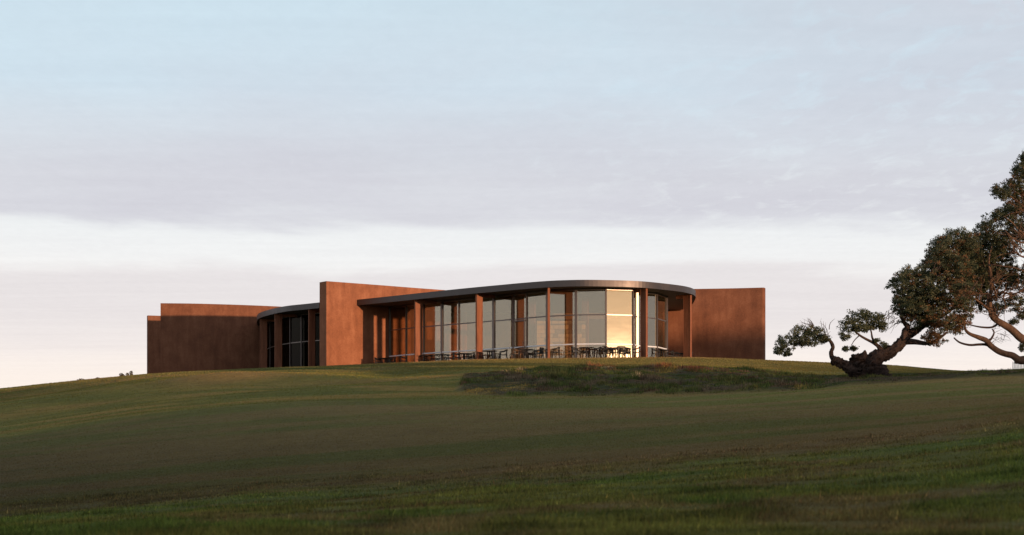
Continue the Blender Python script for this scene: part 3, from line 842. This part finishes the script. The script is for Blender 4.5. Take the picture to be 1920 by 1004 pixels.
tag(tree, 'gnarled old tree leaning right from a split stump at the edge of the rough', 'tree')
BD = M['bark_dark']
# stump and trunk
branch(tree, [(1638, 730, 0, 42), (1632, 714, 0, 36), (1622, 702, 0, 31), (1614, 691, 0, 26), (1612, 681, 0, 20), (1616, 672, .1, 13), (1620, 665, .1, 5)], TD, BD, 44, 0.25, 'trunk', 12, 0.5)
branch(tree, [(1662, 728, -.2, 20), (1654, 712, -.15, 17), (1642, 697, -.1, 18), (1630, 684, 0, 17), (1626, 674, 0, 9)], TD, BD, 36, 0.25, 'root_flare', 12, 0.5)
branch(tree, [(1617, 676, -.1, 7), (1621, 664, -.05, 6), (1622, 657, 0, 1.2)], TD, BD, 7, 0.5, 'broken_spike')
branch(tree, [(1628, 676, .1, 6), (1632, 668, .1, 4), (1635, 664, .1, 1.2)], TD, BD, 7, 0.5, 'broken_spike')
branch(tree, [(1612, 704, -.1, 16), (1597, 694, -.1, 12), (1582, 685, -.15, 9.5), (1569, 678, -.2, 9), (1559, 674.5, -.2, 8.5), (1556, 674, -.2, 7)], TD, BD, 28, 0.2, 'limb', 10, 0.4)
branch(tree, [(1562, 675, -.2, 6), (1557, 668, -.2, 4.4), (1556, 660, -.25, 3.8), (1559, 652, -.3, 3.6), (1556, 643, -.3, 3.3), (1549, 637, -.3, 2.6), (1535, 633, -.3, 2), (1515, 622, -.4, 1.5), (1495, 620, -.5, 0.9)], TD, BD, 8, 0.12)
branch(tree, [(1535, 633, -.3, 1.8), (1515, 640, -.2, 1.4), (1490, 645, -.1, 1.0), (1468, 652, -.1, .6)], TD, BD, 6, 0.1)
branch(tree, [(1618, 700, 0, 24), (1630, 686, 0, 19), (1644, 672, 0, 15), (1662, 663, .1, 13), (1680, 652, .1, 11), (1694, 640, .2, 9.5), (1702, 630, .2, 9), (1716, 622, .3, 8), (1735, 610, .5, 6), (1752, 585, .8, 4.5), (1765, 550, 1, 3), (1775, 510, 1.1, 2)], TD, BD, 30, 0.2, 'limb', 8, 0.35)
branch(tree, [(1698, 636, .2, 7), (1696, 622, .1, 5.5), (1702, 614, 0, 5), (1695, 604, 0, 4), (1688, 590, -.2, 3), (1690, 560, -.3, 2), (1686, 535, -.4, 1.2)], TD, BD, 8, 0.15)
branch(tree, [(1700, 640, .2, 7), (1716, 641, .1, 5.5), (1735, 644, 0, 4), (1752, 640, -.2, 3), (1770, 625, -.4, 2)], TD, BD, 8, 0.15)
branch(tree, [(1655, 660, 0, 6), (1646, 650, -.1, 4), (1635, 644, -.2, 3), (1622, 638, -.3, 2.4), (1608, 630, -.4, 2), (1596, 620, -.5, 1.5), (1590, 605, -.6, .8)], TD, BD, 7, 0.1)
branch(tree, [(1637, 645, -.2, 2.2), (1633, 634, -.2, 1.9), (1632, 622, -.1, 1.5), (1628, 606, 0, .8)], TD, BD, 6, 0.1)
branch(tree, [(1608, 630, -.4, 1.3), (1598, 640, -.4, .9), (1592, 650, -.4, .6)], TD, BD, 5, 0.1)
branch(tree, [(1735, 612, .4, 4), (1770, 590, -.3, 3), (1800, 560, -.6, 2), (1825, 530, -.6, 1.2)], TD, BD, 7, 0.1)
branch(tree, [(1752, 585, .8, 3), (1740, 550, .4, 2.2), (1735, 510, .2, 1.4), (1745, 470, 0, .8)], TD, BD, 6, 0.1)
crown(tree, TD, [
    (1474, 644, 20, 17, -.1, .7, .6, 0), (1498, 630, 24, 17, -.3, .8, .65, 0), (1523, 628, 20, 16, -.3, .8, .7, 0), (1540, 637, 14, 9, -.3, .5, .8, 0),
    (1459, 658, 9, 7, -.1, .4, .8, 0), (1510, 645, 22, 8, -.3, .6, .55, 0), (1476, 664, 7, 4, -.1, .3, .7, 0),
    (1586, 611, 17, 17, -.5, .7, .65, 0), (1612, 596, 22, 15, -.3, .8, .75, 0), (1640, 601, 20, 15, -.1, .8, .75, 0), (1606, 618, 18, 9, -.4, .7, .8, 0), (1652, 612, 9, 10, -.1, .5, .7, 0), (1630, 614, 16, 7, -.1, .5, .6, 0),
    (1580, 632, 10, 9, -.5, .4, .35, 0), (1657, 649, 9, 8, 0, .3, .3, 0), (1582, 656, 4, 3, -.4, .2, .7, 0), (1597, 655, 5, 3.5, -.4, .2, .7, 0), (1640, 640, 4, 3, -.2, .2, .5, 0),
    (1688, 532, 22, 26, -.4, 1.2, 1.1, .05), (1696, 572, 26, 26, -.3, 1.2, 1.1, .08), (1712, 515, 22, 18, .2, 1.2, 1, .05), (1732, 545, 34, 36, 0, 1.6, 1.1, .2), (1726, 590, 30, 24, -.2, 1.4, 1.1, .3),
    (1768, 468, 26, 32, .3, 1.5, 1.1, .12), (1795, 446, 26, 20, .4, 1.4, 1.1, .08), (1752, 505, 26, 26, .2, 1.4, 1, .2), (1790, 500, 34, 34, .2, 1.6, 1.1, .2), (1780, 555, 36, 32, -.4, 1.6, 1.1, .4),
    (1760, 602, 28, 22, -.5, 1.3, 1.1, .6), (1746, 634, 20, 16, -.4, .9, 1.1, .75), (1786, 610, 22, 20, -.4, 1, 1, .5), (1805, 585, 18, 22, -.2, 1, .8, .4), (1820, 455, 20, 22, .5, 1.2, 1, .1),
    (1808, 530, 22, 28, 0, 1.2, .9, .3), (1740, 570, 50, 40, .9, 1.2, .8, .1), (1785, 490, 42, 44, 1.2, 1.2, .8, .1)], 0.038)
twigs(tree, TD, [(1680, 600, 0, -1, -.6), (1668, 590, 0, -.6, -1), (1735, 520, -1.4, .4, .2), (1790, 560, -1.4, .3, .3), (1545, 628, -.3, -.2, .6), (1500, 640, -.2, -.2, -.6), (1520, 614, -.3, -.5, .8)], BD, 90, 0.55, 0.5, 0.7)

T2 = 67.5
tb2 = P(2040, 716, T2)
tree2 = empty('spreading_tree', (tb2.x, T2, gz1(tb2.x, T2)))
tag(tree2, 'large spreading tree at the right edge with sunlit orange limbs and tall crown', 'tree')
BW = M['bark_sunlit']
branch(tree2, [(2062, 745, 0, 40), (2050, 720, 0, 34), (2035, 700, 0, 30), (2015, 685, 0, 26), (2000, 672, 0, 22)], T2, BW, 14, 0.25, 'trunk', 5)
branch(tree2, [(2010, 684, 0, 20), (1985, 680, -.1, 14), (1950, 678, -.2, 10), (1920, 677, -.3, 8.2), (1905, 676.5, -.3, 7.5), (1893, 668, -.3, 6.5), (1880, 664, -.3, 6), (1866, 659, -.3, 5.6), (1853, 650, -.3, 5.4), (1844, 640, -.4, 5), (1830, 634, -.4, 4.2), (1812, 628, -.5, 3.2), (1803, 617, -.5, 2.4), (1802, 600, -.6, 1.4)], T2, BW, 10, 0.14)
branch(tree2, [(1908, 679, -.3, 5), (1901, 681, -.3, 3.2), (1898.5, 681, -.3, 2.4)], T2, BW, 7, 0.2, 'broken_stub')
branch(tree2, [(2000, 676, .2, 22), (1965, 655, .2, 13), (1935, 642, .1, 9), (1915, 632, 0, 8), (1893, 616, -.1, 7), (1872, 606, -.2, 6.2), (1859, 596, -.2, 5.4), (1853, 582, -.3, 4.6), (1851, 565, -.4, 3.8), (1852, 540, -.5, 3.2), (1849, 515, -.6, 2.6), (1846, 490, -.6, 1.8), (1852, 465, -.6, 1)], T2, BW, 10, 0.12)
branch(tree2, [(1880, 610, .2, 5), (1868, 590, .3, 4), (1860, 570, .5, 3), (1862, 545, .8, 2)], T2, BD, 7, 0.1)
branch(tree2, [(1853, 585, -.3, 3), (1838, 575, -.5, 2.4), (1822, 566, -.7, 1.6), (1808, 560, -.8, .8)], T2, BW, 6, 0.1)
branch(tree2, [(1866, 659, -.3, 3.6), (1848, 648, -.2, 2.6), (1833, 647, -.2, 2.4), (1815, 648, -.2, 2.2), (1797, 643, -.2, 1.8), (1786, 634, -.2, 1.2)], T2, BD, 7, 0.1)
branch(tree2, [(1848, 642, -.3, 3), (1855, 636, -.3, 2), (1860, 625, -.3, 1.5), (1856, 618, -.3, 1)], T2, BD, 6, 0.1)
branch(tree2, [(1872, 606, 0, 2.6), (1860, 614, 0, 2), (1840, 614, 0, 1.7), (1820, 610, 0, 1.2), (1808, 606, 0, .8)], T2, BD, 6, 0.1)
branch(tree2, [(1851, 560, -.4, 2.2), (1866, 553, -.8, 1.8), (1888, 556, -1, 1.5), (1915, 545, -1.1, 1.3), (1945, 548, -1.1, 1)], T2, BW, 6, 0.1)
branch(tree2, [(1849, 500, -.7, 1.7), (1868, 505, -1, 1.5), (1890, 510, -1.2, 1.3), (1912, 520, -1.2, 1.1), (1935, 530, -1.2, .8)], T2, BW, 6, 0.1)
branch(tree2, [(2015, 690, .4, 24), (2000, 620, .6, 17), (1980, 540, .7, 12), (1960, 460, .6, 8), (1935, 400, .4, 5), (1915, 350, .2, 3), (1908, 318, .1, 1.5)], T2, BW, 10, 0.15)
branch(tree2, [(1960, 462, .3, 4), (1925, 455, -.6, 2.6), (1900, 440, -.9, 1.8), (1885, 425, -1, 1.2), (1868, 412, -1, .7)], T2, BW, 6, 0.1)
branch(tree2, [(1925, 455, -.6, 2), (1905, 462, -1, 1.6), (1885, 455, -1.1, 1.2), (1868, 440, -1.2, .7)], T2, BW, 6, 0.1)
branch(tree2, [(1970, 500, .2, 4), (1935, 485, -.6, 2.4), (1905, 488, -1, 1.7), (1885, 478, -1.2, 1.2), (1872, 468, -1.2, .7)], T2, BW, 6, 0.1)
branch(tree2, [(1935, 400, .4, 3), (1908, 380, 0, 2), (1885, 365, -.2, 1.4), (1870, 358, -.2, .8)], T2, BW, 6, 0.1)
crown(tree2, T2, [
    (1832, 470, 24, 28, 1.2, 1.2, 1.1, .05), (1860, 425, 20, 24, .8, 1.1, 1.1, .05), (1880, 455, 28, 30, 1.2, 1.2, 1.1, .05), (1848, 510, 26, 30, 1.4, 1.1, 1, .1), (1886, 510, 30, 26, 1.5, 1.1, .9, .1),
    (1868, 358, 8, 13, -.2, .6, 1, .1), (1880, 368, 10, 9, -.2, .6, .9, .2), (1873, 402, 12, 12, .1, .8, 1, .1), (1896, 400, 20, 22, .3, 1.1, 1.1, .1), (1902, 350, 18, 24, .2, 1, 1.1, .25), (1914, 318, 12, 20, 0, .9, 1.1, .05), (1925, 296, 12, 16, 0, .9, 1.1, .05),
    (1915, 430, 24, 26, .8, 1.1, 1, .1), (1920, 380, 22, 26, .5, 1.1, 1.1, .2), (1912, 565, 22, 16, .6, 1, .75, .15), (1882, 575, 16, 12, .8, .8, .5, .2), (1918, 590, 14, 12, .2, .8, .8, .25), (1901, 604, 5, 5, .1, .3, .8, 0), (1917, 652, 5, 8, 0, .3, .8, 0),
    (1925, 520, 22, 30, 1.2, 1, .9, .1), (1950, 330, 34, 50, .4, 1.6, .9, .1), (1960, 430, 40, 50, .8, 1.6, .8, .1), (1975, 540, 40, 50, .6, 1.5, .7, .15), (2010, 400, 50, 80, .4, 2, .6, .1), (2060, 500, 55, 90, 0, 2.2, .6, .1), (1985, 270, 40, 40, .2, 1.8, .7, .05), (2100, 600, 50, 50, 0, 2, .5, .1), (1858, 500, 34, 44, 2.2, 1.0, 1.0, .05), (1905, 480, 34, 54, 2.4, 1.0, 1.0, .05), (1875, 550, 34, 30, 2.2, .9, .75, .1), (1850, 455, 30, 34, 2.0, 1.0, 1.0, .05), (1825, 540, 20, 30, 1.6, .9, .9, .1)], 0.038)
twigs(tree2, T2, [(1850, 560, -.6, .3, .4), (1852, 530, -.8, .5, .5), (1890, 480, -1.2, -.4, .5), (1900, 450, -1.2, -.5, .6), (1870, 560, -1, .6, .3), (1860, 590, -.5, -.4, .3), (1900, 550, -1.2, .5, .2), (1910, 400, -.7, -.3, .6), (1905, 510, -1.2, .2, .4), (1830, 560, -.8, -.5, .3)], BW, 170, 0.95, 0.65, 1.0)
twigs(tree2, T2, [(1862, 622, -.3, .5, .2), (1870, 630, -.3, .5, -.2), (1858, 640, -.3, .6, .3)], BD, 26, 0.5, 0.7, 0.45)

# ------------------------------------------------------------------ small bushes on the skyline
def bush(px, D, w, h, label):
    p = XY(px, D); z0 = gz1(p.x, p.y)
    r = empty('skyline_bush', (p.x, p.y, z0)); tag(r, label, 'bush', 'bushes on the left skyline')
    n = int(900 * w * h + 60); d_ = unit(n); rad = RNG.uniform(0.2, 1, n) ** 0.5
    c_ = d_ * rad[:, None] * np.array([w / 2, w / 2, h / 2]) + np.array([0, 0, h * 0.55])
    col = np.array([0.09, 0.06, 0.028]) * RNG.uniform(0.5, 1.2, n)[:, None]
    o = obj('foliage', leaf_mesh('foliage', c_, 0.045, col), M['leaf'], r)
    bm = bmesh.new(); tube(bm, [(0, 0, -.1), (0.02, 0, h * .3), (0, 0.02, h * 0.6)], [0.03, 0.025, 0.012], 6)
    obj('stem', bm, M['bark_dark'], r)
for px, w, h, lb in ((246, .26, .36, 'small brown bush on the skyline nearest the far left wall'), (239, .24, .24, 'low brown bush second from the far left wall on the skyline'), (227, .30, .27, 'wider brown bush on the left skyline'),
                     (231, .18, .18, 'tiny brown tuft beside the wider skyline bush'), (183, .3, .14, 'very low tuft halfway down the left skyline'), (152, .5, .16, 'flat low tuft farthest left on the skyline')):
    bush(px, 107.0, w, h, lb)

# ------------------------------------------------------------------ picket fence at the right edge
fp = XY(1899, 105.5)
fence = empty('picket_fence', (fp.x, fp.y, gz1(fp.x, fp.y)))
tag(fence, 'pale slender picket fence on the rise under the right tree limb', 'fence')
pk = boxm((0, 0, 0.16), (0.045, 0.02, 0.72), 0, 0.004); pkm = bpy.data.meshes.new('picket'); pk.to_mesh(pkm); pk.free(); pkm.materials.append(M['picket'])
for k in range(26):
    x_ = k * 0.098
    o = bpy.data.objects.new('picket', pkm); COL.objects.link(o); o.parent = fence
    o.location = (x_, 0, gz1(fp.x + x_, fp.y) - fence.location.z)
    o.rotation_euler = (0, random.uniform(-.03, .03), 0)
for zz_ in (0.12, 0.4):
    bm = bmesh.new()
    tube(bm, [(k * 0.25, 0.022, zz_ + gz1(fp.x + k * .25, fp.y) - fence.location.z) for k in range(11)], [0.006] * 11, 5)
    obj('wire', bm, M['picket'], fence)

# ------------------------------------------------------------------ rough native grass bed
n = 19000
px = RNG.uniform(850, 1990, n * 3); D = np.sqrt(RNG.uniform(57.0 ** 2, 92.0 ** 2, n * 3))
x = (px - 960) / F * D; y = D
keep = RNG.random(n * 3) < patch_mask(x, y); x, y = x[keep][:n], y[keep][:n]; nt_ = len(x)
per = 9
pxx = x / y * F + 960
hgt = 0.06 + 0.20 * sstep(fbm(x, y, 1.2, 41), 0.48, 0.72) * RNG.uniform(0.4, 1.2, nt_)
thin = 1 - sstep(pxx, 1380, 1620) * 0.35
hgt = hgt * thin
kind = fbm(x, y, 2.0, 44); k2 = fbm(x, y, 0.9, 47)
colr = np.tile(np.array([0.040, 0.056, 0.018]), (nt_, 1))
def setc(mask, c): colr[mask] = np.array(c)
setc(k2 > 0.56, (0.062, 0.066, 0.026)); setc(k2 < 0.36, (0.065, 0.045, 0.032)); setc(kind > 0.64, (0.07, 0.058, 0.046))
def spot(cx, cy, sx, sy): return np.exp(-((pxx - cx) / sx) ** 2 - ((y - cy) / sy) ** 2) > RNG.uniform(0.15, 0.9, nt_)
red = spot(1005, 83, 26, 2.0) | spot(1130, 83.6, 40, 2.0) | spot(1245, 80, 18, 2.5) | spot(1300, 77, 25, 2.5)
setc(red, (0.105, 0.042, 0.028)); hgt[red] *= 1.3
yel = spot(900, 65.5, 40, 2.2) | spot(1250, 76, 22, 2) | spot(960, 67, 40, 2) | spot(1500, 61, 16, 1.2) | spot(1420, 62, 12, 1.0)
setc(yel, (0.15, 0.115, 0.04))
straw = spot(945, 77, 14, 1.2) | spot(975, 78, 12, 1.0) | spot(1070, 79, 12, .8) | spot(1140, 80, 14, .8) | spot(1190, 72, 14, .8)
setc(straw & (RNG.random(nt_) < .6), (0.26, 0.21, 0.14))
tall = spot(1085, 84.5, 20, 1.5) | spot(1040, 74, 22, 3.0); hgt[tall] *= 1.5; setc(tall, (0.055, 0.06, 0.025))
bx_ = np.repeat(x, per) + RNG.normal(size=nt_ * per) * 0.09; by_ = np.repeat(y, per) + RNG.normal(size=nt_ * per) * 0.09
bh = np.repeat(hgt, per) * RNG.uniform(0.5, 1.15, nt_ * per)
bc = np.repeat(colr * np.array([2.15, 1.8, 1.35]) * RNG.uniform(.4, 1.6, nt_)[:, None] * (0.55 + 0.9 * fbm(x, y, 0.7, 83, 2))[:, None], per, axis=0) * RNG.uniform(0.65, 1.35, nt_ * per)[:, None]
me = blades('rough_grass', bx_, by_, ground_z(bx_, by_) - 0.02, bh, np.full(nt_ * per, 0.035), bc, 0.75)
tag(obj('rough_grass', me, M['blade']), 'bed of rough tussocky native grass, green, russet and straw', 'grass', kind='stuff')

# ------------------------------------------------------------------ mown turf blades, evenly dense on the picture
def turf_blades(name, label, n, dlo, dhi, lfun, wk, lean, pwr):
    u = RNG.random(n); D = (dlo ** pwr + u * (dhi ** pwr - dlo ** pwr)) ** (1 / pwr)
    px = RNG.uniform(-40, 1960, n); x = (px - 960) / F * D; y = D
    k = patch_mask(x, y) < 0.5; x, y, D = x[k], y[k], D[k]
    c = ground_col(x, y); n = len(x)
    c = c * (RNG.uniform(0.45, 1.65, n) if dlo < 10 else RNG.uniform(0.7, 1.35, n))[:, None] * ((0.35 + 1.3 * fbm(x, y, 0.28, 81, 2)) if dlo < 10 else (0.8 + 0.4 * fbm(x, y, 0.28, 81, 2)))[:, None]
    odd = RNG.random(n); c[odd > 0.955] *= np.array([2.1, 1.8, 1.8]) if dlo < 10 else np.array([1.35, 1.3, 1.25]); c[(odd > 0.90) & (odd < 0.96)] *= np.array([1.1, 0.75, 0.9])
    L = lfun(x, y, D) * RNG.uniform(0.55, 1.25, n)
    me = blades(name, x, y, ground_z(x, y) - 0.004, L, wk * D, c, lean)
    tag(obj(name, me, M['blade']), label, 'grass', kind='stuff')
turf_blades('near_grass', 'longer green and brown grass in the blurred foreground', 330000, 4.6, 18.5,
            lambda x, y, D: (0.014 + 0.019 * sstep(fbm(x, y, 0.35, 51), 0.4, 0.8) + 0.010 * sstep(fbm(x, y, 2.0, 53), .5, .8)) * (1 + 1.3 * (RNG.random(len(x)) > 0.955)), 0.00085, 0.97, -0.6)
turf_blades('fairway_grass', 'short brownish mown fairway turf across the middle', 380000, 15.5, 64,
            lambda x, y, D: 0.010 + 0.0002 * D, 0.0007, 0.9, -0.7)
turf_blades('lawn_grass', 'short mown lawn rising to the clubhouse', 160000, 60, 110,
            lambda x, y, D: 0.02 + 0.0002 * D, 0.0006, 0.7, 0.6)
turf_blades('crest_grass', 'sunlit dry lawn along the crest below the terrace', 160000, 86, 110,
            lambda x, y, D: 0.04 + 0 * D, 0.0006, 0.55, 1.0)

# ------------------------------------------------------------------ far wood to the right behind the camera: keeps the low sun off the lawn
def far_wood():
    ax = np.array([math.sin(SUN_B), -math.cos(SUN_B)]); pp = np.array([math.cos(SUN_B), math.sin(SUN_B)])
    te = math.tan(SUN_E)
    per_ = np.arange(-170, 230, 1.6)
    # height of the crowns, given as the level to which they shade at the building (s = -63)
    lvl = np.interp(per_, [-170, 10, 30, 42, 48, 52, 65, 70, 84, 89, 92, 94.5, 97, 101, 110, 130, 160, 230], [7.5, 6.5, 5.6, 4.3, 3.8, 2.7, 2.7, 3.9, 4.2, 4.8, 6.6, 8.4, 9.5, 9.8, 9.8, 9.5, 8.0, 7.0])
    top = lvl + (120 + 79) * te + (fbm(per_, per_ * 0, 6.0, 61) - 0.5) * 1.0
    ns_ = 9; V, I = [], []
    dep = np.array([-9, -8.5, -6.5, -3, 0, 3, 6.5, 8.5, 9.0]); prof = np.array([0, .55, .82, .96, 1.0, .96, .8, .5, 0])
    zb = -6.0
    for j, (p_, t_) in enumerate(zip(per_, top)):
        for d_, f_ in zip(dep, prof):
            wob = 1 + 0.10 * (float(fbm([p_], [d_ * 3], 4.0, 63)[0]) - 0.5) * (0 if f_ == 1 else 1)
            q = ax * (120 + d_) + pp * p_
            V.append((q[0], q[1], zb + (t_ - zb) * min(1.0, f_ * wob)))
    m_ = len(per_)
    for j in range(m_ - 1):
        for k in range(ns_ - 1):
            a = j * ns_ + k; I += [a, a + 1, a + ns_ + 1, a + ns_]
    core = mesh_np('wood_core', np.array(V), 4, np.array(I), np.tile([0.03, 0.036, 0.018], (len(V), 1)))
    root = obj('far_wood', core, M['leaf'])
    tag(root, 'dark wood on the far side of the course, seen only mirrored in the glass', 'wood', kind='stuff')
    n = 60000; k = RNG.integers(0, m_, n); d_ = RNG.uniform(-9, 9, n)
    pr = np.interp(d_, dep, prof); pos = per_[k] + RNG.uniform(-.8, .8, n)
    q = ax[None, :] * (120 + d_)[:, None] + pp[None, :] * pos[:, None]
    tt = np.interp(pos, per_, top); z_ = zb + (tt - zb) * pr + RNG.uniform(-1.2, 0.35, n)
    lm = leaf_mesh('foliage', np.stack([q[:, 0], q[:, 1], z_], 1), 0.32, np.array([0.03, 0.04, 0.018]) * RNG.uniform(.6, 1.5, n)[:, None], 0.6)
    o = obj('foliage', lm, M['leaf'], root); o['kind'] = 'stuff'
far_wood()
